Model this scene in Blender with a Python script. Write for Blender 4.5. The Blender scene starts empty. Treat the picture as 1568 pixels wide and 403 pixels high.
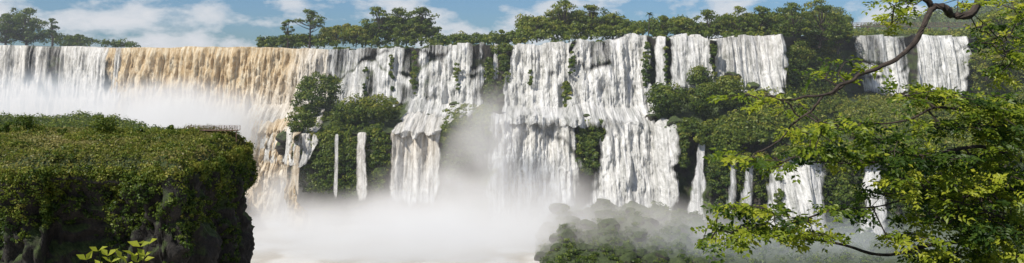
import bpy, math, numpy as np, mathutils
rng=np.random.default_rng(7)
F=1333.0; HZ=95.0; CX=784.0; RIVER=-68.0
def S(u,v,d):
    u=np.asarray(u,float); v=np.asarray(v,float); d=np.asarray(d,float)
    u,v,d=np.broadcast_arrays(u,v,d)
    return np.stack([(u-CX)/F*d, d, (HZ-v)/F*d],-1)
# ---------- noise
def _h(i,j,k):
    s=np.sin(i*127.1+j*311.7+k*74.7)*43758.5453
    return s-np.floor(s)
def vn(x,y,z=0.0):
    x,y,z=np.broadcast_arrays(np.asarray(x,float),np.asarray(y,float),np.asarray(z,float))
    i,j,k=np.floor(x),np.floor(y),np.floor(z)
    a,b,c=x-i,y-j,z-k
    a=a*a*(3-2*a); b=b*b*(3-2*b); c=c*c*(3-2*c)
    r=0
    for di in (0,1):
        for dj in (0,1):
            for dk in (0,1):
                w=(a if di else 1-a)*(b if dj else 1-b)*(c if dk else 1-c)
                r=r+w*_h(i+di,j+dj,k+dk)
    return r
def fbm(x,y,z=0.0,o=4):
    r=0;a=0.5;s=0
    for q in range(o):
        r=r+a*vn(x*2**q+q*17.3,y*2**q+q*5.1,z*2**q+q*9.7); s+=a; a*=0.5
    return r/s
def sstep(x): x=np.clip(x,0,1); return x*x*(3-2*x)
# ---------- mesh accumulator
class Acc:
    def __init__(s): s.v=[];s.f=[];s.m=[];s.t=[];s.n=0
    def add(s,v,f,mat=0,tint=0.5):
        v=np.asarray(v,float).reshape(-1,3); f=np.asarray(f,int).reshape(-1,4)
        s.v.append(v); s.f.append(f+s.n); s.n+=len(v)
        s.m.append(np.full(len(f),mat,int)); s.t.append(np.broadcast_to(np.asarray(tint,float),(len(f),)).copy())
    def build(s,name,mats,smooth=False,uv=None,vattr=None):
        v=np.concatenate(s.v);f=np.concatenate(s.f);m=np.concatenate(s.m);t=np.concatenate(s.t)
        me=bpy.data.meshes.new(name)
        me.vertices.add(len(v)); me.vertices.foreach_set('co',v.astype(np.float32).ravel())
        me.loops.add(len(f)*4); me.loops.foreach_set('vertex_index',f.astype(np.int32).ravel())
        me.polygons.add(len(f)); me.polygons.foreach_set('loop_start',(np.arange(len(f))*4).astype(np.int32))
        for q in mats: me.materials.append(q)
        me.update(calc_edges=True)
        me.polygons.foreach_set('material_index',m.astype(np.int32))
        me.polygons.foreach_set('use_smooth',np.full(len(f),smooth))
        a=me.attributes.new('tint','FLOAT','FACE'); a.data.foreach_set('value',t.astype(np.float32))
        if vattr:
            for k,val in vattr.items():
                a=me.attributes.new(k,'FLOAT','POINT'); a.data.foreach_set('value',np.asarray(val,np.float32).ravel())
        if uv is not None:
            l=me.uv_layers.new(name='UVMap'); l.data.foreach_set('uv',uv[f.ravel()].astype(np.float32).ravel())
        me.update()
        o=bpy.data.objects.new(name,me); bpy.context.scene.collection.objects.link(o); return o
def gridf(nr,nc,wrap=False):
    r=np.arange(nr-1)[:,None]; c=np.arange(nc if wrap else nc-1)[None,:]
    c2=(c+1)%nc
    return np.stack([r*nc+c,(r+1)*nc+c,(r+1)*nc+c2,r*nc+c2],-1).reshape(-1,4)
def rnd_dir(n):
    d=rng.normal(size=(n,3)); return d/np.linalg.norm(d,axis=1)[:,None]
def leaves(acc,c,nrm,size,tint,mat=0,asp=0.6):
    n=len(c); nrm=nrm/(np.linalg.norm(nrm,axis=1)[:,None]+1e-9)
    r=rnd_dir(n); t=np.cross(nrm,r); t/=np.linalg.norm(t,axis=1)[:,None]+1e-9
    b=np.cross(nrm,t); s=np.broadcast_to(size,(n,))[:,None]
    j=lambda: rng.uniform(0.6,1.2,(n,1))
    v=np.stack([c-t*s*j(),c-b*s*asp*j(),c+t*s*j(),c+b*s*asp*j()],1).reshape(-1,3)
    acc.add(v,np.arange(n*4).reshape(-1,4),mat,tint)
def lobes(acc,cs,rs,n,size,tint,mat=0,flat=0.8,jit=0.6):
    cs=np.atleast_2d(cs); m=len(cs); rs=np.broadcast_to(rs,(m,)); tint=np.broadcast_to(tint,(m,))
    d=rnd_dir(m*n); low=(d[:,2]<0)&(rng.random(m*n)<0.65); d[low,2]*=-1
    R=np.repeat(rs,n)*rng.uniform(0.55,1.12,m*n)
    off=d*R[:,None]; off[:,2]*=flat
    c=np.repeat(cs,n,0)+off
    tt=np.repeat(tint,n)+rng.normal(0,0.10,m*n)+0.12*d[:,2]  # last term paints inner shade: undersides darker, tops lighter
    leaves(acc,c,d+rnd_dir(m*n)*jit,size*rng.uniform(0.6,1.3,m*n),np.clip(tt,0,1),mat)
def tube(acc,pts,rad,sides=6,mat=0,tint=0.3):
    pts=np.asarray(pts,float); k=len(pts); rad=np.broadcast_to(rad,(k,))
    T=np.gradient(pts,axis=0); T/=np.linalg.norm(T,axis=1)[:,None]+1e-9
    ref=np.array([0.3,0.2,0.93]) if abs(T[0][2])<0.8 else np.array([1.0,0.1,0])
    A=np.cross(T,ref); A/=np.linalg.norm(A,axis=1)[:,None]+1e-9; B=np.cross(T,A)
    th=np.linspace(0,2*np.pi,sides,endpoint=False)
    v=pts[:,None,:]+rad[:,None,None]*(np.cos(th)[None,:,None]*A[:,None,:]+np.sin(th)[None,:,None]*B[:,None,:])
    acc.add(v,gridf(k,sides,True),mat,tint)
def box(acc,a,b,mat=0,tint=0.5):
    x0,y0,z0=a;x1,y1,z1=b
    v=[(x0,y0,z0),(x1,y0,z0),(x1,y1,z0),(x0,y1,z0),(x0,y0,z1),(x1,y0,z1),(x1,y1,z1),(x0,y1,z1)]
    acc.add(v,[(0,3,2,1),(4,5,6,7),(0,1,5,4),(1,2,6,5),(2,3,7,6),(3,0,4,7)],mat,tint)
def smooth_path(p,n=40):
    p=np.asarray(p,float); s=np.r_[0,np.cumsum(np.linalg.norm(np.diff(p,axis=0),axis=1))]
    q=np.linspace(0,s[-1],n); o=np.stack([np.interp(q,s,p[:,i]) for i in range(p.shape[1])],1)
    for _ in range(2):
        o[1:-1]=(o[:-2]+2*o[1:-1]+o[2:])/4
    return o
# ---------- materials
def newmat(name):
    m=bpy.data.materials.new(name); m.use_nodes=True; nt=m.node_tree; nt.nodes.clear()
    out=nt.nodes.new('ShaderNodeOutputMaterial'); return m,nt,out
def N(nt,t,**k):
    n=nt.nodes.new(t)
    for a,b in k.items(): setattr(n,a,b)
    return n
def ramp(nt,src,stops):
    r=N(nt,'ShaderNodeValToRGB'); e=r.color_ramp.elements
    while len(e)<len(stops): e.new(0.5)
    for x,(p,c) in zip(e,stops): x.position=p; x.color=(*c,1)
    nt.links.new(src,r.inputs[0]); return r
def foliage(name,stops,trans=0.3):
    m,nt,out=newmat(name); a=N(nt,'ShaderNodeAttribute',attribute_name='tint')
    r=ramp(nt,a.outputs['Fac'],stops)
    d=N(nt,'ShaderNodeBsdfDiffuse'); t=N(nt,'ShaderNodeBsdfTranslucent'); mx=N(nt,'ShaderNodeMixShader'); mx.inputs[0].default_value=trans
    nt.links.new(r.outputs[0],d.inputs[0]); nt.links.new(r.outputs[0],t.inputs[0])
    g=N(nt,'ShaderNodeBsdfGlossy'); g.inputs['Roughness'].default_value=0.45; g.inputs[0].default_value=(0.5,0.5,0.5,1)
    m2=N(nt,'ShaderNodeMixShader'); m2.inputs[0].default_value=0.03
    nt.links.new(d.outputs[0],mx.inputs[1]); nt.links.new(t.outputs[0],mx.inputs[2])
    nt.links.new(mx.outputs[0],m2.inputs[1]); nt.links.new(g.outputs[0],m2.inputs[2]); nt.links.new(m2.outputs[0],out.inputs[0]); return m
M_fol=foliage('foliage_forest',[(0,(0.014,0.032,0.007)),(0.3,(0.048,0.088,0.012)),(0.6,(0.125,0.170,0.020)),(0.85,(0.22,0.235,0.030)),(1,(0.30,0.27,0.055))])
M_near=foliage('foliage_near',[(0,(0.02,0.05,0.008)),(0.35,(0.075,0.13,0.012)),(0.7,(0.23,0.29,0.018)),(1,(0.42,0.44,0.04))],0.42)
M_grass=foliage('grass',[(0,(0.04,0.055,0.012)),(0.5,(0.13,0.14,0.026)),(1,(0.26,0.22,0.07))],0.2)
def barkmat(name,c1,c2,sc):
    m,nt,out=newmat(name); b=N(nt,'ShaderNodeBsdfPrincipled'); tc=N(nt,'ShaderNodeTexCoord'); n=N(nt,'ShaderNodeTexNoise'); n.inputs['Scale'].default_value=sc; n.inputs['Detail'].default_value=6
    nt.links.new(tc.outputs['Object'],n.inputs['Vector']); r=ramp(nt,n.outputs[0],[(0.3,c1),(0.7,c2)])
    nt.links.new(r.outputs[0],b.inputs['Base Color']); b.inputs['Roughness'].default_value=0.9
    bp=N(nt,'ShaderNodeBump'); bp.inputs['Strength'].default_value=0.6; bp.inputs['Distance'].default_value=0.02; nt.links.new(n.outputs[0],bp.inputs['Height']); nt.links.new(bp.outputs[0],b.inputs['Normal'])
    nt.links.new(b.outputs[0],out.inputs[0]); return m
M_bark=barkmat('bark',(0.02,0.014,0.010),(0.075,0.055,0.042),12)
M_wood=barkmat('weathered_wood',(0.10,0.06,0.04),(0.22,0.14,0.10),2)
def rockmat(name,moss=0.5,sc=0.12,br=1.0):
    m,nt,out=newmat(name); b=N(nt,'ShaderNodeBsdfPrincipled'); tc=N(nt,'ShaderNodeTexCoord')
    n=N(nt,'ShaderNodeTexNoise'); n.inputs['Scale'].default_value=sc*3; n.inputs['Detail'].default_value=9; n.inputs['Roughness'].default_value=0.65
    mp=N(nt,'ShaderNodeMapping'); mp.inputs['Scale'].default_value=(1,1,0.6)
    nt.links.new(tc.outputs['Object'],mp.inputs[0]); nt.links.new(mp.outputs[0],n.inputs['Vector'])
    r=ramp(nt,n.outputs[0],[(0.3,(0.012*br,0.010*br,0.008*br)),(0.55,(0.045*br,0.038*br,0.030*br)),(0.75,(0.11*br,0.085*br,0.062*br))])
    n2=N(nt,'ShaderNodeTexNoise'); n2.inputs['Scale'].default_value=sc; n2.inputs['Detail'].default_value=7; nt.links.new(tc.outputs['Object'],n2.inputs['Vector'])
    ge=N(nt,'ShaderNodeNewGeometry'); sx=N(nt,'ShaderNodeSeparateXYZ'); nt.links.new(ge.outputs['Normal'],sx.inputs[0])
    ad=N(nt,'ShaderNodeMath',operation='MULTIPLY_ADD'); nt.links.new(sx.outputs['Z'],ad.inputs[0]); ad.inputs[1].default_value=0.45; nt.links.new(n2.outputs[0],ad.inputs[2])
    mr=N(nt,'ShaderNodeMapRange'); mr.inputs['From Min'].default_value=0.75-moss*0.45; mr.inputs['From Max'].default_value=0.9-moss*0.4; nt.links.new(ad.outputs[0],mr.inputs['Value'])
    gr=ramp(nt,n.outputs[0],[(0.3,(0.018,0.030,0.007)),(0.6,(0.055,0.080,0.016)),(0.8,(0.10,0.12,0.025))])
    mx=N(nt,'ShaderNodeMixRGB'); nt.links.new(mr.outputs[0],mx.inputs[0]); nt.links.new(r.outputs[0],mx.inputs[1]); nt.links.new(gr.outputs[0],mx.inputs[2])
    nt.links.new(mx.outputs[0],b.inputs['Base Color']); b.inputs['Roughness'].default_value=0.8
    bp=N(nt,'ShaderNodeBump'); bp.inputs['Strength'].default_value=0.9; bp.inputs['Distance'].default_value=1.2; nt.links.new(n.outputs[0],bp.inputs['Height']); nt.links.new(bp.outputs[0],b.inputs['Normal'])
    nt.links.new(b.outputs[0],out.inputs[0]); return m
M_rock=rockmat('basalt',0.5); M_moss=rockmat('mossy_basalt',0.85); M_dark=rockmat('headland_rock',0.34,0.35,0.45); M_bould=rockmat('wet_boulder',0.6,0.25,0.7)
def watermat():
    m,nt,out=newmat('falling_water'); b=N(nt,'ShaderNodeBsdfPrincipled'); uv=N(nt,'ShaderNodeUVMap')
    def noi(sx,sy,det,ro=0.6,dist=0.0):
        mp=N(nt,'ShaderNodeMapping'); mp.inputs['Scale'].default_value=(sx,sy,1); nt.links.new(uv.outputs[0],mp.inputs[0])
        n=N(nt,'ShaderNodeTexNoise'); n.inputs['Scale'].default_value=1; n.inputs['Detail'].default_value=det; n.inputs['Roughness'].default_value=ro; n.inputs['Distortion'].default_value=dist
        nt.links.new(mp.outputs[0],n.inputs['Vector']); return n
    n1=noi(0.60,0.045,8,0.76,0.3); n2=noi(0.32,0.026,8,0.78,0.35); n3=noi(0.38,0.22,8,0.78,0.9)
    mixn=N(nt,'ShaderNodeMath',operation='MULTIPLY_ADD'); nt.links.new(n3.outputs[0],mixn.inputs[0]); mixn.inputs[1].default_value=0.45
    sc=N(nt,'ShaderNodeMath',operation='MULTIPLY'); nt.links.new(n1.outputs[0],sc.inputs[0]); sc.inputs[1].default_value=0.55; nt.links.new(sc.outputs[0],mixn.inputs[2])
    w=ramp(nt,mixn.outputs[0],[(0.39,(0.22,0.225,0.205)),(0.46,(0.50,0.50,0.47)),(0.56,(0.84,0.83,0.80))])
    br=ramp(nt,mixn.outputs[0],[(0.38,(0.28,0.18,0.085)),(0.47,(0.54,0.39,0.21)),(0.58,(0.80,0.69,0.50))])
    at=N(nt,'ShaderNodeAttribute',attribute_name='silt'); mx=N(nt,'ShaderNodeMixRGB')
    nt.links.new(at.outputs['Fac'],mx.inputs[0]); nt.links.new(w.outputs[0],mx.inputs[1]); nt.links.new(br.outputs[0],mx.inputs[2])
    nt.links.new(mx.outputs[0],b.inputs['Base Color']); b.inputs['Roughness'].default_value=0.6; b.inputs['Specular IOR Level'].default_value=0.2
    bp=N(nt,'ShaderNodeBump'); bp.inputs['Strength'].default_value=1.0; bp.inputs['Distance'].default_value=2.4; nt.links.new(mixn.outputs[0],bp.inputs['Height']); nt.links.new(bp.outputs[0],b.inputs['Normal'])
    cv=N(nt,'ShaderNodeAttribute',attribute_name='cover')
    su=N(nt,'ShaderNodeMath',operation='SUBTRACT'); nt.links.new(cv.outputs['Fac'],su.inputs[0]); nt.links.new(n2.outputs[0],su.inputs[1])
    mr=N(nt,'ShaderNodeMapRange'); mr.inputs['From Min'].default_value=-0.05; mr.inputs['From Max'].default_value=0.22; nt.links.new(su.outputs[0],mr.inputs['Value'])
    nt.links.new(mr.outputs[0],b.inputs['Alpha'])
    nt.links.new(b.outputs[0],out.inputs[0]); return m
M_water=watermat()
def rivermat():
    m,nt,out=newmat('river_water'); b=N(nt,'ShaderNodeBsdfPrincipled'); tc=N(nt,'ShaderNodeTexCoord'); n=N(nt,'ShaderNodeTexNoise'); n.inputs['Scale'].default_value=0.08; n.inputs['Detail'].default_value=8
    nt.links.new(tc.outputs['Object'],n.inputs['Vector']); r=ramp(nt,n.outputs[0],[(0.4,(0.35,0.30,0.22)),(0.6,(0.65,0.62,0.56))]); nt.links.new(r.outputs[0],b.inputs['Base Color']); b.inputs['Roughness'].default_value=0.5
    bp=N(nt,'ShaderNodeBump'); bp.inputs['Distance'].default_value=1; nt.links.new(n.outputs[0],bp.inputs['Height']); nt.links.new(bp.outputs[0],b.inputs['Normal']); nt.links.new(b.outputs[0],out.inputs[0]); return m
M_river=rivermat()

# ---------- cliff profile: u, crest v,d, ledge-back v,d, ledge-front v,d, foot d
PR=np.array([
[-300,68,560,150,556,152,555,550],
[0,   70,530,150,526,152,525,518],
[180, 74,470,150,464,152,463,455],
[300, 73,452,150,446,152,445,430],
[380, 73,442,160,434,190,425,395],
[430, 74,438,160,428,200,400,378],
[452, 75,435,155,424,204,367,360],
[500, 75,431,150,420,205,364,356],
[600, 72,427,150,414,202,366,356],
[675, 70,422,158,408,198,368,357],
[745, 68,412,164,400,180,374,358],
[800, 66,408,160,396,180,372,355],
[880, 62,402,160,392,184,370,352],
[985, 57,396,160,386,192,364,348],
[1040,58,392,150,384,192,356,342],
[1100,57,390,135,382,205,350,334],
[1195,57,386,138,378,215,345,328],
[1230,57,405,140,390,225,344,325],
[1300,57,430,142,420,230,342,322],
[1480,57,430,145,420,235,335,318],
[1900,50,440,150,425,240,330,300]],float)
def prof(u):
    r=[np.interp(u,PR[:,0],PR[:,i]) for i in range(1,8)]
    u=np.asarray(u,float)
    k=np.clip((u-480)/60,0.25,1)
    r[0]=r[0]+k*((fbm(u*0.035,4.4,1.7,3)-0.5)*16+(vn(np.floor(u/11+vn(u*0.2,0,0)*0.6),7,2)-0.5)*6)
    r[1]=r[1]+k*(fbm(u*0.02,8.8,3,3)-0.5)*18
    r[2]=r[2]+k*(fbm(u*0.03,2.2,5,3)-0.5)*18
    r[4]=r[4]+k*(fbm(u*0.04,2.2,9,3)-0.5)*24
    r[5]=r[5]+k*(fbm(u*0.025,6.2,9,3)-0.5)*18
    return r
def profD(u,v):
    cv,cd,bv,bd,fv,fd,ed=prof(u); ev=HZ-RIVER*F/ed
    v=np.asarray(v,float); fv=np.maximum(fv,bv+4)
    a=cd+(bd-cd)*np.clip((v-cv)/(bv-cv),0,1)
    a=np.where(v>bv,bd+(fd-bd)*np.clip((v-bv)/(fv-bv),0,1),a)
    a=np.where(v>fv,fd+(ed-fd)*np.clip((v-fv)/(ev-fv),0,1.3),a)
    return a
us=np.arange(-300,1901,2.5); nc=len(us)
cv,cd,bv,bd,fv,fd,ed=prof(us); ev=HZ-RIVER*F/ed; fv=np.maximum(fv,bv+4)
rows=[];cz=(HZ-cv)/F*cd
def rowxyz(x,y,z): rows.append(np.stack([x,y,z],-1))
for dd in (6000,2500,1200,760,560):
    rowxyz((us-CX)/F*dd,np.full(nc,float(dd)),np.full(nc,8.0)-0.5)
for k in (30,15,7,3):
    rowxyz((us-CX)/F*cd,cd+k,cz-0.8)
def cliffrows(v0,v1,d0,d1,n,amp,start):
    for t in np.linspace(0,1,n):
        v=v0+(v1-v0)*t; d=d0+(d1-d0)*t
        p=S(us,v,d)
        nz=fbm(p[:,0]*0.10,p[:,2]*0.05,d*0.02,5)
        nz2=np.abs(fbm(p[:,0]*0.3,p[:,2]*0.12,3.3,3)-0.5)
        st=np.floor(p[:,2]/5.0+fbm(p[:,0]*0.02,0*p[:,2],1.1,2)*3)
        e=min(1,start+t*4)
        p[:,1]+=amp*e*(nz*1.1+nz2*1.2+0.25*_h(st,np.floor(p[:,0]/9),st*0))
        rows.append(p)
cliffrows(cv+0.5,bv,cd+0.6,bd+0.6,46,5.5,0.1)
cliffrows(bv,fv,bd,fd,16,2.5,1)
cliffrows(fv,ev+6,fd+0.8,ed+0.8,60,6.0,0.5)
rowxyz((us-CX)/F*ed,ed-10,np.full(nc,RIVER-3)); rowxyz((us-CX)/F*ed,np.full(nc,60.),np.full(nc,RIVER-4)); rowxyz((us-CX)/F*ed,np.full(nc,-200.),np.full(nc,RIVER-4))
R=np.stack(rows); a=Acc(); a.add(R,gridf(len(rows),nc)); a.build('cliff_terrain',[M_rock],True)
a=Acc(); a.add([(-900,-200,RIVER),(900,-200,RIVER),(900,560,RIVER),(-900,560,RIVER)],[(0,1,2,3)]); a.build('river',[M_river])

# ---------- waterfalls
def fall(rows,cover=0.75,silt=0.0,silt_fade=0.0,amp=1.6,off=0.8,lip=True,gap=0.25,rough=0.3,seed=0,silt_lr=None,coverb=None,ew=9.0,steps=0.0):
    rows=np.array(rows,float)
    v0,v1=rows[0,0],rows[-1,0]
    wpx=np.max(rows[:,2]-rows[:,1]); ncol=int(max(10,wpx*1.5)); nrow=int(max(10,(v1-v0)*1.2))
    t=np.linspace(0,1,nrow)[:,None]; s=np.linspace(0,1,ncol)[None,:]
    vv=v0+(v1-v0)*t+0*s
    uL=np.interp(vv[:,0],rows[:,0],rows[:,1])[:,None]; uR=np.interp(vv[:,0],rows[:,0],rows[:,2])[:,None]
    if nrow>20:
        ker=np.ones(9)/9
        uL[4:-4,0]=np.convolve(uL[:,0],ker,'valid'); uR[4:-4,0]=np.convolve(uR[:,0],ker,'valid')
    w_=min(1,wpx/50)
    uL=uL+(fbm(vv[:,:1]*0.05,seed,1,4)-0.5)*16*w_; uR=uR+(fbm(vv[:,:1]*0.05,seed,2,4)-0.5)*16*w_
    uu=uL+(uR-uL)*s
    if lip:
        c=prof(uu)[0]; vv=c+(v1-c)*t-0.6*(1-t)
    else: vv=vv+(fbm(uu*0.07,seed,5,3)-0.5)*20*np.clip(wpx/60,0,1)*(1-t)
    vv=vv+(fbm(uu*0.11,seed,8,3)-0.5)*16*np.clip(wpx/60,0,1)*np.clip((t-0.7)/0.3,0,1)
    d=profD(uu,vv)-off
    p=S(uu,vv,d)
    xm=p[...,0]; zm=p[...,2]; z0=zm[:1]
    fallh=np.clip(z0-zm,0,None)
    ridg=fbm(xm*0.20+seed*3.1,zm*0.022,seed,4); fine=fbm(xm*0.85+seed,zm*0.06,seed+2,4); chunk=fbm(xm*0.4,zm*0.16,seed+5,4)
    grow=np.clip(fallh/5,0.08,1)
    disp=amp*grow*((ridg-0.4)*4.0+(fine-0.5)*2.2+rough*(chunk-0.5)*5)+np.sqrt(fallh)*0.25
    stc=0
    if steps>0:
        for q,f0 in enumerate((0.2,0.42,0.64,0.82)):
            fk=f0+(fbm(xm*0.06,q*3.3,seed,4)-0.5)*0.9
            on=np.clip((fbm(xm*0.05,q*7.7+2,seed+4,3)-0.46)*7,0,1)
            sp=sstep((t-fk)*9); disp=disp+steps*on*sp*0.9
            stc=stc+on*(np.exp(-((t-fk-0.1)/0.07)**2)*0.24-np.exp(-((t-fk+0.02)/0.03)**2)*0.18)
    p[...,1]-=disp+0.4
    edge=np.clip(np.minimum(s,1-s)*wpx/ew,0,1)+0*t
    edge=edge if ncol>30 else np.clip(np.minimum(s,1-s)*3.5,0,1)+0*t
    g=fbm(xm*0.12+seed*7,zm*0.012,seed,3)
    cb=cover if coverb is None else coverb
    cvr=(cover+(cb-cover)*t)*(0.40+0.60*edge)-gap*np.clip((g-0.45)*4,-0.3,1)+stc
    cvr=np.clip(cvr,0,1.2)
    if not lip: cvr=cvr*np.clip(0.7+t*10,0,1)
    cvr=cvr-0.45*np.clip((t-0.88)/0.12,0,1)
    tp=np.clip(1-t,0,1)
    si=silt*(tp**silt_fade if silt_fade>0 else 1+0*t)+0*s
    if silt_lr is not None: si=si*np.interp(uu,silt_lr[0],silt_lr[1])
    si=si*(0.35+1.3*fbm(xm*0.07,zm*0.02,seed+9,3))
    uvm=np.stack([xm+seed*37.7,zm+seed*11],-1)
    if lip:
        back=[]
        for k in (60,25,8,2):
            q=p[0].copy(); q[:,1]=d[0]+k; q[:,2]=z0[0]; back.append(q)
        p=np.concatenate([np.stack(back),p]); uvm=np.concatenate([np.stack([np.stack([q[:,0]+seed*37.7,q[:,2]+q[:,1]-d[0]],-1) for q in back]),uvm])
        cvr=np.concatenate([np.repeat(cvr[:1],4,0),cvr]); si=np.concatenate([np.repeat(si[:1],4,0),si]); nrow+=4
    a=Acc(); a.add(p,gridf(nrow,ncol))
    return a.build('waterfall',[M_water],True,uv=uvm.reshape(-1,2),vattr={'cover':cvr.ravel(),'silt':np.clip(si,0,1).ravel()})
fall([(70,-120,190),(262,-120,190)],0.80,0.15,1,1.6,gap=0.32,seed=1,coverb=0.9,steps=0.8)
fall([(74,166,506),(150,166,504),(250,166,474)],1.05,1.7,1.1,1.7,gap=0.05,rough=0.7,seed=2,silt_lr=([160,185,300,370,420,500],[0.5,1,0.75,1.05,0.6,0.4]),steps=0.6)
fall([(182,368,475),(215,366,458),(260,366,446),(300,350,460),(372,330,505)],1.15,0.75,0,2.2,off=3,lip=False,gap=0.0,rough=1.4,seed=3,steps=2)
fall([(72,503,636),(120,506,636),(166,508,640)],0.74,0.05,1,1.5,gap=0.32,seed=4,coverb=0.92,steps=1.0)
fall([(70,636,750),(110,638,745),(182,618,738)],0.74,0.06,1,1.7,gap=0.30,seed=5,coverb=1.0,rough=0.9,steps=1.8)
fall([(152,628,737),(170,622,718),(184,606,694),(208,595,675)],1.02,0.12,0,1.4,off=2.2,lip=False,gap=0.2,rough=1.5,seed=6,steps=1.2)
fall([(197,596,675),(250,598,673),(314,598,672)],1.0,0.45,1.2,0.9,off=2.0,lip=False,gap=0.12,seed=7,ew=6)
fall([(203,546,563),(250,547,562),(308,545,565)],1.0,0.2,0,0.4,off=4,lip=False,gap=0.15,seed=8)
fall([(205,513,520),(304,512,519)],0.88,0.1,0,0.3,off=4,lip=False,gap=0.1,seed=9)
fall([(222,451,462),(250,445,461),(306,444,459)],0.88,0.6,0,0.4,off=4,lip=False,gap=0.1,seed=10)
fall([(68,756,765),(124,754,764)],0.8,0.1,0,0.4,gap=0.1,seed=30)
fall([(66,782,880),(120,774,874),(160,768,884),(190,754,896)],0.82,0.08,1,1.7,gap=0.32,rough=0.9,seed=11,coverb=1.05,steps=2.0)
fall([(58,876,992),(120,870,994),(160,864,1008),(192,884,1004)],0.84,0.05,1,1.7,gap=0.30,rough=0.9,seed=12,coverb=1.07,steps=2.0)
fall([(60,999,1021),(130,997,1023),(168,980,1015)],0.86,0.05,1,0.8,gap=0.15,seed=13,steps=0.8)
fall([(58,1022,1091),(140,1018,1094)],0.82,0.05,1,1.4,gap=0.26,seed=14,steps=1.4)
fall([(57,1091,1199),(146,1090,1202)],0.90,0.08,1,1.5,gap=0.25,seed=15,steps=1.2)
fall([(57,1300,1397),(154,1308,1394)],0.84,0.0,1,1.4,gap=0.30,seed=16,steps=1.0)
fall([(57,1396,1488),(154,1398,1475)],0.78,0.0,1,1.4,gap=0.32,seed=27,steps=1.0)
fall([(168,752,892),(250,747,892),(364,738,894)],1.0,0.10,1,1.9,off=2.0,lip=False,gap=0.2,rough=0.8,seed=18,ew=26,steps=1.0)
fall([(180,924,1002),(215,918,1000),(280,902,998),(356,886,992)],0.98,0.05,1,1.7,off=2.0,lip=False,gap=0.22,rough=0.8,seed=19,ew=22,steps=1.1)
fall([(184,984,1038),(240,980,1037),(358,962,1034)],0.96,0.05,1,1.5,off=2.4,lip=False,gap=0.24,rough=0.5,seed=20,ew=16,steps=0.9)
fall([(218,1066,1081),(300,1056,1079),(380,1040,1078)],0.9,0.05,1,0.3,off=3,lip=False,gap=0.15,seed=21,coverb=1.0)
fall([(245,1114,1131),(330,1105,1126)],0.85,0,1,0.3,off=3,lip=False,gap=0.2,seed=22)
fall([(250,1139,1160),(330,1124,1152)],0.85,0,1,0.3,off=3,lip=False,gap=0.2,seed=23)
fall([(236,1200,1266),(290,1168,1268),(410,1138,1282)],0.92,0,1,1.2,off=3,lip=False,gap=0.26,seed=24,ew=24,steps=1.2)
fall([(246,1318,1347),(300,1318,1352),(410,1308,1360)],0.88,0,1,0.6,off=3,lip=False,gap=0.22,seed=25)
# ---------- rocks
def rock(acc,c,r,seed,n=18):
    th=np.linspace(0,np.pi,n)[:,None]; ph=np.linspace(0,2*np.pi,n*2,endpoint=False)[None,:]
    d=np.stack([np.sin(th)*np.cos(ph),np.sin(th)*np.sin(ph),np.cos(th)+0*ph],-1)
    rs=np.random.default_rng(int(seed)); pn=rs.normal(size=(13,3)); pn/=np.linalg.norm(pn,axis=1)[:,None]; h=rs.uniform(0.6,0.95,13)
    q=np.min(h/np.clip(d@pn.T,0.25,None),axis=-1); q=np.minimum(q,1.15)
    q=q*(0.86+0.3*fbm(d[...,0]*3+seed,d[...,1]*3,d[...,2]*3,4))
    acc.add(np.asarray(c)+d*q[...,None]*np.asarray(r),gridf(n,n*2,True))
tu=np.linspace(790,1640,240); td=np.linspace(284,346,70)
def talus(u,d):
    x=(u-CX)/F*d
    h=np.interp(u,[795,825,865,900,930,960,1000,1040,1075,1110,1250,1640],[-4,2,9,7,12,10,8,9,5,4,5,10])
    g=np.clip((d-280)/50,0,1)
    return RIVER-1+h*g**0.7*(0.65+0.7*fbm(x*0.10,d*0.10,2,4))+7*(np.abs(fbm(x*0.16,d*0.16,5,5)-0.5)*2)*np.clip(h/8,0,1)*(0.3+g)
U,Dd=np.meshgrid(tu,td); P=np.stack([(U-CX)/F*Dd,Dd,talus(U,Dd)],-1); a=Acc(); a.add(P,gridf(70,240)[:,::-1]); a.build('talus_slope',[M_bould],True)
a=Acc(); bveg=Acc()
for k in range(900):
    u=rng.uniform(825,1120); d=rng.uniform(285,340); z=talus(u,d); c=np.array([(u-CX)/F*d,d,z]); r=rng.uniform(0.35,1.0)**2*3.4
    if rng.random()<0.16: rock(a,c+(0,0,0.2),(r*1.3,r,r*0.9),k,12)
    elif z>RIVER+0.5: lobes(bveg,c[None]+np.array([0,-0.3,0.4]),rng.uniform(0.5,1.9),40,0.40,rng.uniform(0.22,0.52),flat=0.6)
a.build('boulders',[M_bould])
for k in range(300):
    u=rng.uniform(1110,1600); d=rng.uniform(288,335); lobes(bveg,np.array([[(u-CX)/F*d,d,talus(u,d)+0.3]]),rng.uniform(1,2.4),40,0.5,rng.uniform(0.2,0.5))
bveg.build('talus_scrub',[M_fol])
a=Acc()
for (u,v,r) in [(698,161,2.2),(706,168,1.6),(655,178,1.4),(690,175,1.2),(768,150,2.6),(602,160,3),(598,176,3),(612,188,1.6),(900,180,1.8),(1000,180,2.4),(1035,188,3),(745,165,2.6),(760,172,2.8),(440,208,4),(436,225,4),(1150,135,3),(1135,150,3.4),(1120,120,4),(1108,130,4)]:
    rock(a,S(u,v,profD(u,v)-2.5),(r*1.2,r,r*0.8),u)
a.build('ledge_rocks',[M_rock])

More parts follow.
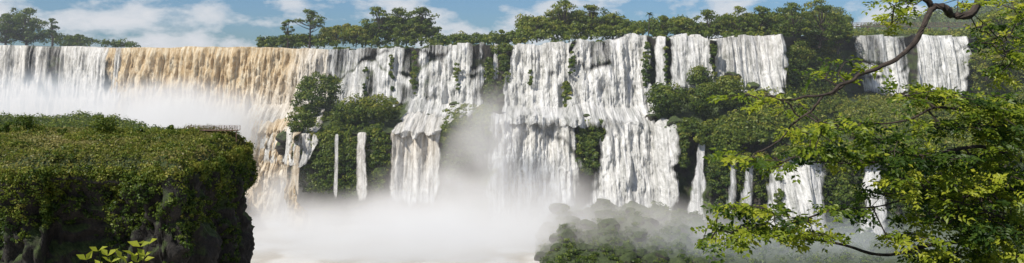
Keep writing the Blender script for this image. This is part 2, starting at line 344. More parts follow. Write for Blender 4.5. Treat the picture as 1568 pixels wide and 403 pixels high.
# ---------- vegetation on cliffs
veg=Acc()
def cover(cu,cvv,ru,rv,n,r=2.2,tint=0.45,bulge=0.0,nl=55,size=0.55,off=1.5,acc=None,sd=0.13):
    a_=rng.uniform(0,2*np.pi,n); q=np.sqrt(rng.random(n)); u=cu+ru*q*np.cos(a_); v=cvv+rv*q*np.sin(a_)
    if bulge>0:
        v=np.minimum(v,cvv+rv*0.9); dc=profD(cu,cvv+rv); d=dc-off-bulge*np.sqrt(np.clip(1-q**2,0,1))+bulge*0.6
    else: d=profD(u,v)-off
    rs=r*rng.uniform(0.5,1.35,n)
    t=tint+0.04+rng.normal(0,sd,n)-0.10*np.sin(a_)*q  # shade painted into tint: lower lobes of a patch darker
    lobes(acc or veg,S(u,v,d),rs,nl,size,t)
cover(490,141,32,28,100,2.8,0.38,9); cover(472,160,24,20,50,2.3,0.32,6); cover(461,187,18,18,45,2.2,0.42,5)
cover(545,172,30,22,70,2.5,0.45,7); cover(573,168,28,20,65,2.5,0.58,8); cover(600,168,12,16,22,1.8,0.48,3); cover(515,188,48,15,90,2.1,0.48)
cover(500,225,54,26,190,1.7,0.46); cover(480,255,36,42,150,1.6,0.36); cover(575,240,24,50,150,1.5,0.38); cover(532,255,14,50,80,1.3,0.34); cover(530,285,60,16,90,1.4,0.32)
cover(715,180,38,18,110,1.8,0.5); cover(700,205,28,20,90,1.6,0.42); cover(692,240,18,34,90,1.5,0.34); cover(735,165,25,12,50,1.6,0.5)
cover(748,120,7,35,45,1.4,0.38,off=4); cover(770,110,8,38,45,1.4,0.36); cover(768,75,14,8,20,1.5,0.48)
cover(742,195,22,15,40,1.6,0.42); cover(722,225,22,24,60,1.4,0.34)
cover(868,145,6,20,30,1.1,0.5,off=7); cover(876,95,4,30,16,0.9,0.35,off=6); cover(700,115,4,24,12,0.9,0.45,off=6); cover(634,112,4,36,24,1.0,0.4,off=5)
cover(600,110,3,28,14,0.8,0.4,off=5); cover(560,120,3,24,10,0.8,0.4,off=5); cover(812,130,3,22,10,0.8,0.4,off=6)
cover(990,100,6,34,34,1.2,0.34,off=4); cover(1092,90,4,30,20,1.0,0.35,off=5); cover(1020,95,3,30,12,0.9,0.35,off=4)
cover(905,203,24,20,80,1.6,0.42,off=3); cover(900,238,16,30,70,1.5,0.34,off=3)
cover(1022,155,28,26,100,2.7,0.34,10); cover(1074,120,20,16,45,2.5,0.40,8); cover(1078,153,24,24,80,2.5,0.38,9); cover(1118,142,22,24,70,2.5,0.46,7)
cover(1045,225,8,35,45,1.4,0.34); cover(1050,195,25,14,50,1.8,0.4)
cover(1110,205,38,30,130,2.2,0.42); cover(1100,260,22,35,70,1.6,0.3); cover(1165,190,50,32,170,2.4,0.48); cover(1180,150,35,12,60,2.2,0.54)
cover(1232,234,48,10,70,1.7,0.46,off=7); cover(1330,244,30,8,36,1.5,0.44,off=7); cover(1122,241,16,7,16,1.3,0.42,off=6); cover(1148,244,16,7,16,1.3,0.42,off=6); cover(1075,213,10,7,12,1.1,0.42,off=6)
cover(1192,320,7,50,24,1.1,0.35,off=6); cover(1295,300,12,60,50,1.5,0.38,off=6)
cover(1245,120,48,62,300,2.8,0.44,off=2); cover(1250,180,60,40,180,2.6,0.54)
cover(1350,168,70,22,220,2.6,0.55); cover(1420,190,130,40,420,2.8,0.56); cover(1540,120,50,50,260,2.8,0.64); cover(1520,200,80,50,250,2.8,0.56)
cover(1300,270,180,50,330,2.2,0.42); cover(1420,340,150,70,300,2.4,0.34); cover(1280,340,60,60,90,2.0,0.28); cover(1110,320,30,50,40,1.5,0.25)
for u in np.arange(505,1200,1.5):
    if fbm(u*0.06,9.1,2,3)>0.52: c=prof(u)[0]; cover(u,c-0.5,2,1.5,2,0.8,0.42,off=-0.3,nl=30,size=0.4)
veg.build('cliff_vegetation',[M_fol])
a=Acc()
for k in range(260):
    u=rng.uniform(-60,250); d=rng.uniform(330,400); v=172+14*fbm(u*0.02,1.0,2.0,3)+ (u>150)*(u-150)*0.16+(400-d)*0.25
    lobes(a,S(u,v,d)[None],rng.uniform(2.0,4.5),50,0.6,rng.uniform(0.3,0.6))
uu=np.linspace(-120,330,60); base=[]
for dd,zz in ((420,-60),(400,-30),(380,-25),(340,-27),(325,-60)):
    p=S(uu,0,dd); p[:,2]=zz+4*(fbm(uu*0.03,dd,0,3)-0.5)-np.clip(uu-180,0,999)*0.12; base.append(p)
a.add(np.stack(base),gridf(5,60),1); a.build('wooded_island',[M_fol,M_moss])

# ---------- plateau forest masses
def mass(name,segs,nl=60,size=0.7,rr=3.0):
    a=Acc()
    for (u0,u1,vb0,vb1,top0,top1,d0,d1,n,tint) in segs:
        for k in range(n):
            f=rng.random(); u=u0+(u1-u0)*f; vb=vb0+(vb1-vb0)*f; tp=top0+(top1-top0)*f
            tp=tp+(vb-tp)*0.55*(fbm(u*0.045,3.3,u0,3)-0.35)*1.6
            g=rng.random()**0.7; v=vb+(tp-vb)*g; d=d0+(d1-d0)*g*0.6+rng.uniform(0,1)*(d1-d0)*0.4
            lobes(a,S(u,v,d)[None],rr*rng.uniform(0.6,1.25),nl,size,tint+0.04+rng.normal(0,0.13)+0.06*(g-0.5))  # shade painted into tint: lower lobes of the mass darker
    return a.build(name,[M_fol])
mass('forest',[
 (-40,60,72,72,14,26,580,620,150,0.30),(60,150,72,72,46,58,560,600,60,0.3),(155,210,72,73,64,68,520,530,16,0.3)],rr=3.4)
mass('forest',[(398,440,74,74,56,60,445,460,30,0.3),(440,500,74,72,53,50,440,465,60,0.35),(495,570,70,70,42,38,440,470,100,0.6),(560,672,70,68,28,32,440,475,190,0.42),
 (670,762,69,68,55,52,425,450,80,0.38),(755,800,68,66,56,50,415,430,40,0.44)],rr=2.6)
mass('forest',[(795,955,64,58,24,20,412,450,280,0.5),(850,930,60,58,12,12,425,450,110,0.55),(950,1062,56,55,34,30,402,450,170,0.44),(1050,1200,58,56,32,20,398,450,300,0.48),(1195,1300,90,60,25,24,400,450,280,0.42)],rr=2.8)
mass('forest',[(1195,1290,50,50,14,10,470,620,150,0.42),(1300,1600,58,58,51,49,440,470,150,0.55),(1500,1640,60,60,20,10,440,500,200,0.6)],rr=3.4)
hu=np.linspace(1150,2000,60); a=Acc(); rws=[]
for t in np.linspace(0,1,12):
    d=760+260*t; z=9+ (60*np.clip((hu-1180)/350,0,1)**0.8+6*(fbm(hu*0.01,1,1,3)-0.5))*np.sin(t*np.pi/2)
    p=S(hu,0,d); p[:,2]=z; rws.append(p)
a.add(np.stack(rws),gridf(12,60),1)
for k in range(1500):
    i=rng.uniform(0,58); t=rng.random(); j=t*11; p=rws[int(j)][int(i)]+rng.normal(0,6,3)*(1,1,0.25)
    lobes(a,p[None],rng.uniform(4,7.5),26,1.6,0.44+rng.normal(0,0.1))
a.build('forested_hill',[M_fol,M_moss])

# ---------- individual trees
def tree(u,vb,d,h,w,tint=0.38,cb=0.35,nlob=26,dens=60,size=0.55,lr=0.2):
    a=Acc(); b=S(u,vb,d); b[2]-=1.0; tint=tint+0.09
    top=b+np.array([rng.uniform(-.08,.08)*h,0,h*0.75])
    tr=smooth_path([b,b+(0.02*h,0,h*cb),top],10)+0
    tube(a,tr,np.linspace(0.035*h,0.012*h,10),6,1)
    for k in range(nlob):
        an=rng.uniform(0,6.283); q=np.sqrt(rng.random()); zf=rng.random()
        zz=cb+(1-cb)*zf; wr=w/2*np.sqrt(max(0.05,1-(2*zf-0.8)**2*0.8))
        c=b+np.array([np.cos(an)*q*wr,np.sin(an)*q*wr,zz*h*0.97])
        st=tr[int(np.clip(cb*10+zf*4,2,8))]
        tube(a,smooth_path([st,(st+c)/2+(0,0,-0.03*h),c],6),np.linspace(0.012*h,0.003*h,6),4,1)
        lobes(a,c[None],lr*w*rng.uniform(0.55,1.1)*0.8,dens,size,tint+rng.normal(0,0.13)+0.14*(zf-0.5),flat=0.6)  # crown shading painted into tint, lighter towards the top
    return a.build('tree',[M_fol,M_bark])
tree(40,72,575,26,26,0.28,0.2,50,60,0.7); tree(8,72,570,22,24,0.25,0.2,50,60,0.7); tree(80,72,560,20,12,0.25,0.4,20)
tree(118,72,555,9,14,0.25,0.2,16); tree(165,73,525,4.5,5,0.25,0.3,8); tree(190,73,525,4,8,0.25,0.3,8)
tree(440,74,446,15.5,9,0.33,0.35,18,45); tree(474,72,450,20,17,0.36,0.55,30,46,0.5,0.17); tree(412,74,445,5,11,0.28,0.2,12)
tree(515,70,446,11,14,0.58,0.25,24); tree(545,70,446,10,14,0.58,0.25,24)
tree(578,69,455,20.5,18,0.33,0.25,54); tree(610,69,460,20,18,0.38,0.3,54); tree(645,68,455,20,17,0.31,0.3,54); tree(622,69,450,12,16,0.45,0.2,30)
tree(700,69,430,5.5,9,0.4,0.2,14); tree(765,66,420,7,9,0.42,0.2,14)
tree(822,62,425,12,15,0.48,0.2,34); tree(865,58,430,19,20,0.48,0.2,50); tree(905,58,430,17,20,0.40,0.2,46); tree(938,58,425,13,14,0.48,0.2,30)
tree(1015,55,415,10,14,0.38,0.2,24); tree(1050,55,412,9,13,0.5,0.2,24); tree(1085,56,412,13,15,0.38,0.2,30); tree(1130,56,412,15,17,0.45,0.2,34); tree(1165,56,415,15,16,0.38,0.2,34)
tree(1215,60,405,18,18,0.34,0.2,40); tree(1255,70,405,22,20,0.40,0.2,44); tree(1283,80,405,18,12,0.38,0.2,34)
tree(1530,90,420,24,22,0.6,0.2,44,60,0.6); tree(1510,120,410,15,18,0.6,0.2,40,60)
tree(1560,60,430,22,20,0.52,0.2,40)
a=Acc(); b=S(993,55,408); tp=b+np.array([0.3,0,10.3]); tube(a,smooth_path([b,b+(0.3,0,5),tp],8),0.2,6,1)
for k in range(22):
    an=rng.uniform(0,6.283); el=rng.uniform(-0.1,1.0); L=rng.uniform(2,2.8); s=np.linspace(0,1,7)
    P=tp+np.stack([np.cos(an)*s*L*np.cos(el),np.sin(an)*s*L*np.cos(el),np.sin(el)*s*L-1.5*s**2],1)
    side=np.array([-np.sin(an),np.cos(an),-0.4])*0.3; wv=(1-s*0.8)[:,None]
    a.add(np.stack([P-side*wv,P,P+side*wv],1),gridf(7,3),0,0.3)
a.build('palm_tree',[M_fol,M_bark])
# ---------- bridge
a=Acc(); d=600; x0=S(1298,0,d)[0]; x1=S(1510,0,d)[0]; z=(HZ-41)/F*d
box(a,(x0,d-1,z),(x1,d+1,z+0.5)); 
for q in np.arange(x0,x1,3.0): box(a,(q-.12,d-1.1,z+.5),(q+.12,d-0.9,z+2.7))
for zz in (1.2,1.9,2.7): box(a,(x0,d-1.15,z+zz),(x1,d-1.02,z+zz+0.22))
for q in np.arange(x0,x1,14.0): box(a,(q-.5,d-.6,z-16),(q+.5,d+.6,z-0.002))
a.build('footbridge',[M_wood])

# ---------- headland
ol=np.array([(-260,172),(-60,176),(60,171),(150,178),(250,173),(310,181),(335,191),(346,204),(360,213),(378,221),(374,230),(300,238),(150,240),(0,242),(-260,244)],float)
P2=np.stack([(ol[:,0]-CX)/F*ol[:,1],ol[:,1]],1); P2=np.concatenate([P2,P2[:1]])
no=900; sL=np.r_[0,np.cumsum(np.linalg.norm(np.diff(P2,axis=0),axis=1))]; q=np.linspace(0,sL[-1],no,endpoint=False)
O=np.stack([np.interp(q,sL,P2[:,i]) for i in (0,1)],1); C=np.array([-95.,207.])
for _ in range(40): O=(np.roll(O,1,0)+2*O+np.roll(O,-1,0))/4
T=np.roll(O,-1,0)-np.roll(O,1,0); nn=np.stack([T[:,1],-T[:,0]],1); nn/=np.linalg.norm(nn,axis=1)[:,None]
if np.sum(nn*(O-C))<0: nn=-nn
O=O+nn*((fbm(O[:,0]*0.12,O[:,1]*0.12,1,4)-0.5)*9)[:,None]
TZ=-18.8
def rim(t): return 4.6*np.clip((t-0.84)/0.16,0,1)**2
def topz(x,y): return TZ+4.6*(fbm(x*0.05,y*0.05,0.3,4)-0.5)+1.4*(fbm(x*0.4,y*0.4,0.3,3)-0.5)
def wallpt(i,z):
    x,y=O[i,0],O[i,1]
    f=fbm(x*0.08,y*0.08,z*0.06,5); c=np.abs(fbm(x*0.25,y*0.25,z*0.16+4,5)-0.5)
    dep=np.clip((TZ-3-z)/5,0,1)
    o=(f-0.5)*16*dep+c*-14*dep+1.8*dep-2.4*np.clip((TZ-z-7)/8,0,1)
    return np.stack([x+nn[i,0]*o,y+nn[i,1]*o,z],-1)
rws=[]
for t in np.linspace(0.02,1,50):
    xy=C+(O-C)*t; rws.append(np.stack([xy[:,0],xy[:,1],topz(xy[:,0],xy[:,1])-rim(t)],1))
idx=np.arange(no)
for k,t in enumerate(np.linspace(0,1,80)[1:]):
    rws.append(wallpt(idx,topz(O[:,0],O[:,1])-4.6-t*47))
a=Acc(); a.add(np.stack(rws),gridf(len(rws),no,True)); a.build('headland',[M_dark],True)
a=Acc(); n=15000
i=rng.integers(0,int(no*0.62),n); z=TZ-2.6-42*rng.random(n)**1.1
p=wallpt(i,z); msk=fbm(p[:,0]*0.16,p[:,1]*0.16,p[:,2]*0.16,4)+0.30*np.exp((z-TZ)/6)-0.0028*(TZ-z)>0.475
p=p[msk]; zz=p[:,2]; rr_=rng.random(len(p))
lobes(a,p,rng.uniform(0.3,1.2,len(p))+2.2*np.exp((zz-TZ)/5)*rr_**4,36,0.26,np.clip(0.48+0.32*np.exp((zz-TZ)/6)-0.010*(TZ-zz)+1.0*(fbm(p[:,0]*0.3,p[:,1]*0.3,p[:,2]*0.3,2)-0.5)+rng.normal(0,0.13,len(p)),0.03,0.95))  # sunlit rim and shaded lower face painted into the shrub tint
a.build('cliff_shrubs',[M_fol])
a=Acc(); n=60000; i=rng.integers(0,no,n); t=np.sqrt(rng.random(n)); xy=C+(O[i]-C)*t[:,None]; z=topz(xy[:,0],xy[:,1])-rim(t)
tn=np.clip(0.42+1.1*(fbm(xy[:,0]*0.1,xy[:,1]*0.1,2,3)-0.35)+rng.normal(0,0.15,n),0,1)
nm=rnd_dir(n)*0.6; nm[:,1]-=0.7; nm[:,2]+=0.3
leaves(a,np.c_[xy,z+rng.uniform(0,0.5,n)],nm,rng.uniform(0.15,0.45,n),tn)
m=(rng.random(n)<0.06)&((fbm(xy[:,0]*0.15,xy[:,1]*0.15,9,3)>0.5)|((t>0.86)&(rng.random(n)<0.6))); lobes(a,np.c_[xy,z+0.3][m],rng.uniform(0.3,1.0,m.sum())**1.5*2.2,30,0.24,rng.uniform(0.25,0.9,m.sum()),1)
a.build('grass',[M_grass,M_fol])
def bush(u,v,d,w,h,tint,n=26):
    a=Acc(); c=S(u,v,d); 
    tube(a,[c+(0,0,-0.5),c+(0.1,0,h*0.3),c+(0,0.1,h*0.6)],[0.2,0.15,0.08],5,1)
    for k in range(n):
        an=rng.uniform(0,6.283); qq=np.sqrt(rng.random()); f=rng.random()
        lobes(a,(c+np.array([np.cos(an)*qq*w/2*(1-0.5*f),np.sin(an)*qq*w/2*(1-.5*f),h*f*0.85]))[None],w*0.16,50,0.26,tint+rng.normal(0,0.07))
    return a.build('bush',[M_fol,M_bark])
bush(158,207,215,7.2,4.8,0.5,44); bush(262,206,215,2.8,2.6,0.3,14); bush(40,205,225,7,4.8,0.4,34); bush(95,208,215,3,2.2,0.5,12); bush(330,212,210,3,1.6,0.45,10); bush(12,206,225,5,3.4,0.35,20); bush(215,208,212,3.5,2.0,0.4,14)
a=Acc(); d=221; xa,xb=S(285,0,d)[0],S(366,0,d)[0]; z=-17.4
box(a,(xa,d-1.2,z),(xb,d+1.2,z+0.15))
for yy in (d-1.2,d+1.2):
    for q in np.linspace(xa+0.1,xb-0.1,11): box(a,(q-.05,yy-.05,z+.152),(q+.05,yy+.05,z+1.2))
    for hh in (0.5,0.85,1.2): box(a,(xa,yy-.04,z+hh),(xb,yy+.04,z+hh+0.06))
for q in np.linspace(xa+0.4,xb-0.4,6): box(a,(q-.1,d-1.0,z-3),(q+.1,d-.8,z-.002))
a.build('viewing_platform',[M_wood])

# ---------- near slope
def nz_(x,y): return -1.7-np.clip(y-1,0,200)*0.62+0.8*(fbm(x*0.2,y*0.2,0,3)-0.5)*np.clip(y,0,5)/5
gx=np.linspace(-60,60,90);gy=np.linspace(-40,108,90);X,Y=np.meshgrid(gx,gy)
a=Acc();a.add(np.stack([X,Y,nz_(X,Y)],-1),gridf(90,90)[:,::-1]);a.build('viewpoint_slope',[M_moss],True)
def blades(acc,base,dirv,nrm,L,W,tint,mat=0):
    dirv=dirv/np.linalg.norm(dirv,axis=1)[:,None]; nrm=nrm-dirv*np.sum(nrm*dirv,1)[:,None]; nrm/=np.linalg.norm(nrm,axis=1)[:,None]+1e-9
    s=np.cross(dirv,nrm); L=L[:,None];W=W[:,None]
    m=base+dirv*L*0.45
    v=np.stack([base,m-s*W+nrm*W*0.35,base+dirv*L-nrm*L*0.12,m+s*W+nrm*W*0.35],1).reshape(-1,3)
    acc.add(v,np.arange(len(base)*4).reshape(-1,4),mat,tint)
def build_near_tree():
    a=Acc(); D=13.0
    trunk_base=np.array([9.6,13.6,nz_(9.6,13.6)-0.3])
    tr=smooth_path([trunk_base,(9.5,13.4,-5),(9.25,13.2,-3.2),(9.3,13.1,-1.5),(9.1,13.0,0.2),(8.9,13,1.6),(8.4,13,2.6)],40)
    nodes=[]; 
    def branch(path,r0,r1,n=46,wob=0.06):
        p=smooth_path([np.asarray(q,float) for q in path],n); k=len(p)
        p[1:-1]+= (np.stack([vn(np.arange(k)*0.35,q,p[0,0]) for q in (1,2,3)],1)[1:-1]-0.5)*wob*2
        tube(a,p,np.linspace(r0,r1,k)*(0.9+0.25*vn(np.arange(k)*0.6,3,p[0,0])),8,1); nodes.extend(list(p)); return p
    branch(tr,0.26,0.12,40,0.1)
    s_=lambda u,v,d=D: S(u,v,d)
    branch([tr[-4],s_(1640,-70,12.8),s_(1540,-45,12.6),s_(1500,-12,12.4),s_(1495,12,12.4),s_(1478,23,12.4),s_(1455,19,12.3),s_(1432,10,12.2)],0.085,0.05)
    branch([s_(1432,10,12.2),s_(1410,-8,12.2),s_(1395,-30,12.2)],0.045,0.03,16)
    branch([s_(1432,10,12.2),s_(1412,42,12.1),s_(1392,72,12.1),s_(1372,97,12),s_(1345,103,12),s_(1318,110,12),s_(1295,126,12),s_(1265,142,11.9),s_(1222,150,11.8),s_(1172,146,11.8)],0.042,0.010)
    branch([s_(1295,126,12),s_(1262,150,12),s_(1225,178,12.1),s_(1198,210,12.1),s_(1170,232,12.1),s_(1125,243,12.2)],0.020,0.006)
    branch([s_(1225,178,12),s_(1200,160,12),s_(1160,150,12)],0.012,0.006,16)
    branch([tr[12],s_(1590,358),s_(1530,366),s_(1470,369),s_(1420,376),s_(1370,388),s_(1330,392),s_(1298,376),s_(1255,370),s_(1200,368),s_(1140,356),s_(1095,352)],0.06,0.008,60)
    branch([tr[12],s_(1560,340,12.6),s_(1470,310,12.4),s_(1400,300,12.3),s_(1330,318,12.2),s_(1270,322,12.2)],0.04,0.008)
    branch([tr[19],s_(1580,250,13),s_(1500,225,12.6),s_(1440,235,12.5),s_(1370,245,12.4),s_(1300,248,12.4),s_(1230,250,12.4)],0.05,0.008)
    branch([tr[21],s_(1570,190,13.2),s_(1500,175,13),s_(1430,165,13),s_(1380,185,12.8),s_(1300,192,12.8)],0.045,0.008)
    branch([tr[26],s_(1590,110,13.4),s_(1550,100,13.4),s_(1520,60,13.4),s_(1500,48,13.4)],0.04,0.008)
    skel=np.array(nodes); ns=len(skel)
    masses=[(1150,350,70,9,38),(1140,320,45,8,22),(1200,338,40,12,24),(1115,368,40,6,12),(1250,362,50,8,16),
     (1120,240,14,4,5),(1185,248,42,8,22),(1150,150,40,6,8),(1200,160,35,10,8),(1260,118,40,10,7),(1230,205,30,8,10),
     (1300,240,85,10,40),(1290,192,50,10,28),(1255,228,36,10,10),(1375,238,50,10,26),(1345,212,50,8,18),
     (1440,150,60,10,36),(1520,165,50,20,60),(1400,140,45,8,14),(1480,195,85,12,66),(1540,215,35,30,60),
     (1470,245,80,14,80),(1410,275,60,10,40),(1480,300,80,16,90),(1540,290,35,40,90),
     (1450,335,70,10,56),(1520,355,55,22,84),(1385,362,50,8,22),(1480,390,90,9,60),(1300,322,40,8,16),(1345,298,34,8,12),
     (1530,60,40,18,22),(1550,100,22,22,20),(1500,36,18,8,6),(1400,4,60,8,16),(1480,4,60,6,8),(1320,100,45,8,6),(1375,26,20,16,8),(1560,18,18,18,12)]
    tg=[]
    for (u,v,ru,rv,n) in masses:
        an=rng.uniform(0,6.283,n); qq=np.sqrt(rng.random(n)); tg.append(S(u+ru*qq*np.cos(an),v+rv*qq*np.sin(an),12.5+0.0012*(u-1300)+rng.uniform(-0.8,1.3,n)))
    tg=np.concatenate(tg); dist=np.array([np.min(np.sum((skel-t)**2,1)) for t in tg]); tg=tg[np.argsort(dist)]
    P=np.zeros((ns+len(tg)*6,3)); P[:ns]=skel; par=-np.ones(len(P),int); cnt=ns; 
    for t in tg:
        d2=np.sum((P[:cnt]-t)**2*(1,0.5,1.6),1); j=int(np.argmin(d2)); L=np.linalg.norm(P[j]-t); k=int(np.clip(L/0.22,1,5)); st=P[j].copy(); last=j
        for q in range(1,k+1):
            f=q/k; x=st+(t-st)*f+(0,0,0.10*L*math.sin(f*math.pi)) + rng.normal(0,0.012,3)*(f<1)
            P[cnt]=x; par[cnt]=last; last=cnt; cnt+=1
    ch=np.zeros(cnt)
    for i in range(cnt-1,ns-1,-1): ch[i]+=1; ch[par[i]]+= ch[i] if par[i]>=ns else 0
    hasc=np.zeros(cnt,bool); hasc[par[ns:cnt]]=True
    bs=[];ds=[];ls=[];tn=[];nr=[]
    for i in range(ns,cnt):
        j=par[i]; r1=0.0030+0.0022*math.sqrt(ch[i]); r0=r1*1.15
        tube(a,[P[j],P[i]],[r0,r1],4,1)
        e=P[i]-P[j]; e/=np.linalg.norm(e)+1e-9
        ncmp=1 if hasc[i] else 4
        ct=np.clip(0.56+rng.normal(0,0.22)+0.9*(vn(P[i,0]*1.5,P[i,1]*1.5,P[i,2]*3)-0.5),0,1)
        for c in range(ncmp):
            rd=rng.normal(0,1,3)*(1,1,0.22); ax=e*0.6+rd*0.8+(0,0,-0.05); ax/=np.linalg.norm(ax)
            L=rng.uniform(0.14,0.26); b0=P[i]; up=np.array([-0.2,-0.45,1.0])+rng.normal(0,0.3,3)
            side=np.cross(ax,up); side/=np.linalg.norm(side)+1e-9
            m=4
            for q in range(m):
                f=(q+0.6)/m; bp=b0+ax*L*f-(0,0,0.05*f*f)
                for sg in (-1,1):
                    bs.append(bp); ds.append(ax*0.55+side*sg+rng.normal(0,0.15,3)); ls.append(rng.uniform(0.06,0.10)); tn.append(ct+rng.normal(0,0.12)); nr.append(up)
            bs.append(b0+ax*L); ds.append(ax); ls.append(0.09); tn.append(ct); nr.append(up)
    bs=np.array(bs);ds=np.array(ds);ls=np.array(ls);nr=np.array(nr)+rnd_dir(len(bs))*0.25
    blades(a,bs,ds,nr,ls,ls*0.28,np.clip(tn,0,1))
    a.build('overhanging_tree',[M_near,M_bark])
build_near_tree()
def sapling():
    a=Acc(); bx,by=-3.6,8.0; z0=nz_(bx,by); bs=[];ds=[];ls=[];nr=[];tn=[]
    for (u,v,d) in [(150,385,7.6),(165,392,7.8),(185,396,7.7),(215,378,7.5),(205,392,7.6),(228,374,7.6),(132,398,7.7),(170,402,7.8),(222,392,7.5),(195,404,7.6)]:
        tip=S(u,v,d); p=smooth_path([(bx,by,z0),(bx*0.9+tip[0]*0.1,by,(z0+tip[2])/2-0.3),(tip+np.array([bx,by,tip[2]-0.9]))/2,tip],24); tube(a,p,np.linspace(0.02,0.004,24),5,1)
        for i in range(12,24):
            for sg in (-1,1):
                e=p[i]-p[i-1]; bs.append(p[i]); ds.append(e/np.linalg.norm(e)*0.7+np.array([sg,0,0.2])+rng.normal(0,0.35,3)); ls.append(rng.uniform(0.07,0.12)); nr.append(np.array([0,-0.6,1])+rng.normal(0,0.3,3)); tn.append(rng.uniform(0.8,1))
    ls=np.array(ls); blades(a,np.array(bs),np.array(ds),np.array(nr),ls,ls*0.28,np.array(tn)); a.build('sapling',[M_near,M_bark])
sapling()

# ---------- mist volumes
def mistmat(name,dens,col,emi,core=0.35,nscale=0.035,lo=0.32,hi=0.68,base=0.12):
    m,nt,out=newmat(name); tc=N(nt,'ShaderNodeTexCoord'); ge=N(nt,'ShaderNodeNewGeometry')
    ln=N(nt,'ShaderNodeVectorMath',operation='LENGTH'); nt.links.new(tc.outputs['Object'],ln.inputs[0])
    mr=N(nt,'ShaderNodeMapRange',interpolation_type='SMOOTHSTEP'); mr.inputs['From Min'].default_value=1.0; mr.inputs['From Max'].default_value=core; nt.links.new(ln.outputs['Value'],mr.inputs['Value'])
    n=N(nt,'ShaderNodeTexNoise'); n.inputs['Scale'].default_value=nscale; n.inputs['Detail'].default_value=2.5; nt.links.new(ge.outputs['Position'],n.inputs['Vector'])
    m2=N(nt,'ShaderNodeMapRange'); m2.inputs['From Min'].default_value=lo; m2.inputs['From Max'].default_value=hi; m2.inputs['To Min'].default_value=base; nt.links.new(n.outputs[0],m2.inputs['Value'])
    mu=N(nt,'ShaderNodeMath',operation='MULTIPLY'); nt.links.new(mr.outputs[0],mu.inputs[0]); nt.links.new(m2.outputs[0],mu.inputs[1])
    md=N(nt,'ShaderNodeMath',operation='MULTIPLY'); nt.links.new(mu.outputs[0],md.inputs[0]); md.inputs[1].default_value=dens
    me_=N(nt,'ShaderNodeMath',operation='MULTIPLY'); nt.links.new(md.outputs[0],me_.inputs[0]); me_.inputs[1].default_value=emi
    sc=N(nt,'ShaderNodeVolumeScatter'); sc.inputs['Color'].default_value=(*col,1); nt.links.new(md.outputs[0],sc.inputs['Density'])
    em=N(nt,'ShaderNodeEmission'); em.inputs[0].default_value=(*col,1); nt.links.new(me_.outputs[0],em.inputs['Strength'])  # added glow in the vapour, standing in for multiple scattering
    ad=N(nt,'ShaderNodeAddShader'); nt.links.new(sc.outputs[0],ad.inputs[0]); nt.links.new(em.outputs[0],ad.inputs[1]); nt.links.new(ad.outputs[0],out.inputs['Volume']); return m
warm=(0.97,0.91,0.84); cool=(0.88,0.94,0.98)
def mist(u,v,d,rx,ry,rz,dens,col=warm,emi=0.33,core=0.35,base=0.12,ns=0.035,rot=0.0,lo=0.32,hi=0.68):
    bpy.ops.mesh.primitive_ico_sphere_add(subdivisions=4,radius=1.0,location=tuple(float(q) for q in S(u,v,d)))
    o=bpy.context.object; o.name='mist'; o.scale=(rx,ry,rz); o.rotation_euler=(0,rot,0); o.data.materials.append(mistmat('mist_vapour_glow',dens,col,emi,core,ns,lo,hi,base=base)); return o
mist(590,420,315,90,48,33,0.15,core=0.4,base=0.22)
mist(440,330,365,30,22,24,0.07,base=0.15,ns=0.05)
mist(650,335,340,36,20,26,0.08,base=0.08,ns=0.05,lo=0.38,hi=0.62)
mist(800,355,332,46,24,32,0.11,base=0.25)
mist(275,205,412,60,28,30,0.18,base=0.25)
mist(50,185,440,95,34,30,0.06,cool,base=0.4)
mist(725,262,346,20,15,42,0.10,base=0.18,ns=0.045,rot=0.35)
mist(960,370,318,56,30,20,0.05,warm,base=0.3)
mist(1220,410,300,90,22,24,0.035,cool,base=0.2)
hz=Acc(); box(hz,(-700,250,-67.5),(700,720,90)); 
m,nt,out=newmat('canyon_haze_glow'); sv=N(nt,'ShaderNodeVolumeScatter'); sv.inputs['Color'].default_value=(0.88,0.94,1,1); sv.inputs['Density'].default_value=0.00022; em=N(nt,'ShaderNodeEmission'); em.inputs[0].default_value=(0.85,0.93,1,1); em.inputs[1].default_value=0.00022*0.25; ad=N(nt,'ShaderNodeAddShader')  # faint emission added, so the haze glows besides scattering
nt.links.new(sv.outputs[0],ad.inputs[0]); nt.links.new(em.outputs[0],ad.inputs[1]); nt.links.new(ad.outputs[0],out.inputs['Volume'])
hz.build('haze',[m])
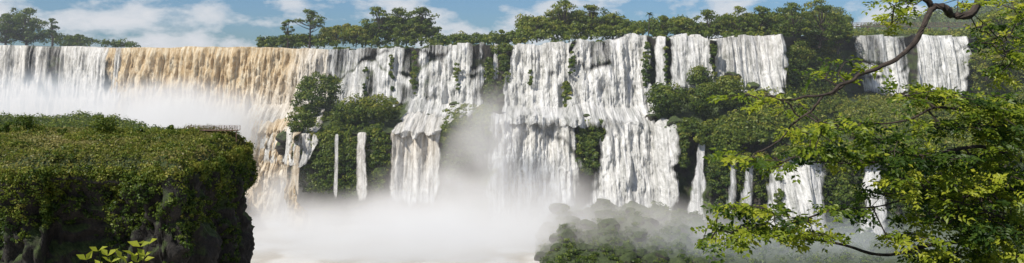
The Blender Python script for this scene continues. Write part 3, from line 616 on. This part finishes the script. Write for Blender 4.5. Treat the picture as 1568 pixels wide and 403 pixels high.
# ---------- camera, light, world
sc=bpy.context.scene
cam=bpy.data.cameras.new('camera'); co=bpy.data.objects.new('camera',cam); sc.collection.objects.link(co)
co.location=(0,0,0); co.rotation_euler=(math.radians(90),0,0); cam.sensor_width=36; cam.lens=36*F/1568; cam.shift_y=-(201.5-HZ)/1568; cam.clip_end=20000; cam.clip_start=0.1; sc.camera=co
sd=np.array([-0.56,-0.40,0.79]); sd/=np.linalg.norm(sd)
L=bpy.data.lights.new('sun','SUN'); L.energy=5.0; L.angle=math.radians(0.5); L.color=(1,0.95,0.87); lo=bpy.data.objects.new('sun',L); sc.collection.objects.link(lo)
lo.rotation_euler=mathutils.Vector(sd).to_track_quat('Z','Y').to_euler()
w=bpy.data.worlds.new('World'); sc.world=w; w.use_nodes=True; nt=w.node_tree; nt.nodes.clear()
out=N(nt,'ShaderNodeOutputWorld'); bg=N(nt,'ShaderNodeBackground'); bg.inputs[1].default_value=0.085
sk=N(nt,'ShaderNodeTexSky',sky_type='NISHITA'); sk.sun_disc=False; sk.sun_elevation=math.asin(sd[2]); sk.sun_rotation=math.atan2(sd[0],sd[1]); sk.dust_density=0.3; sk.ozone_density=3; sk.air_density=1.0
tc=N(nt,'ShaderNodeTexCoord'); mp=N(nt,'ShaderNodeMapping'); mp.inputs['Scale'].default_value=(1,1,2.2); mp.inputs['Location'].default_value=(0.35,0.1,0.05); nt.links.new(tc.outputs['Generated'],mp.inputs[0])
n=N(nt,'ShaderNodeTexNoise'); n.inputs['Scale'].default_value=11; n.inputs['Detail'].default_value=10; n.inputs['Roughness'].default_value=0.55; nt.links.new(mp.outputs[0],n.inputs['Vector'])
r=ramp(nt,n.outputs[0],[(0.48,(0,0,0)),(0.56,(0.75,0.75,0.75)),(0.64,(1,1,1))])
mx=N(nt,'ShaderNodeMixRGB'); nt.links.new(r.outputs[0],mx.inputs[0]); 
tn=N(nt,'ShaderNodeMixRGB',blend_type='MULTIPLY'); tn.inputs[0].default_value=1; tn.inputs[2].default_value=(0.44,0.68,1.0,1); nt.links.new(sk.outputs[0],tn.inputs[1])
nt.links.new(tn.outputs[0],mx.inputs[1]); mx.inputs[2].default_value=(8.0,8.3,8.8,1)
nt.links.new(mx.outputs[0],bg.inputs[0]); nt.links.new(bg.outputs[0],out.inputs[0])
sc.view_settings.view_transform='Standard'; sc.view_settings.look='None'; sc.view_settings.exposure=0
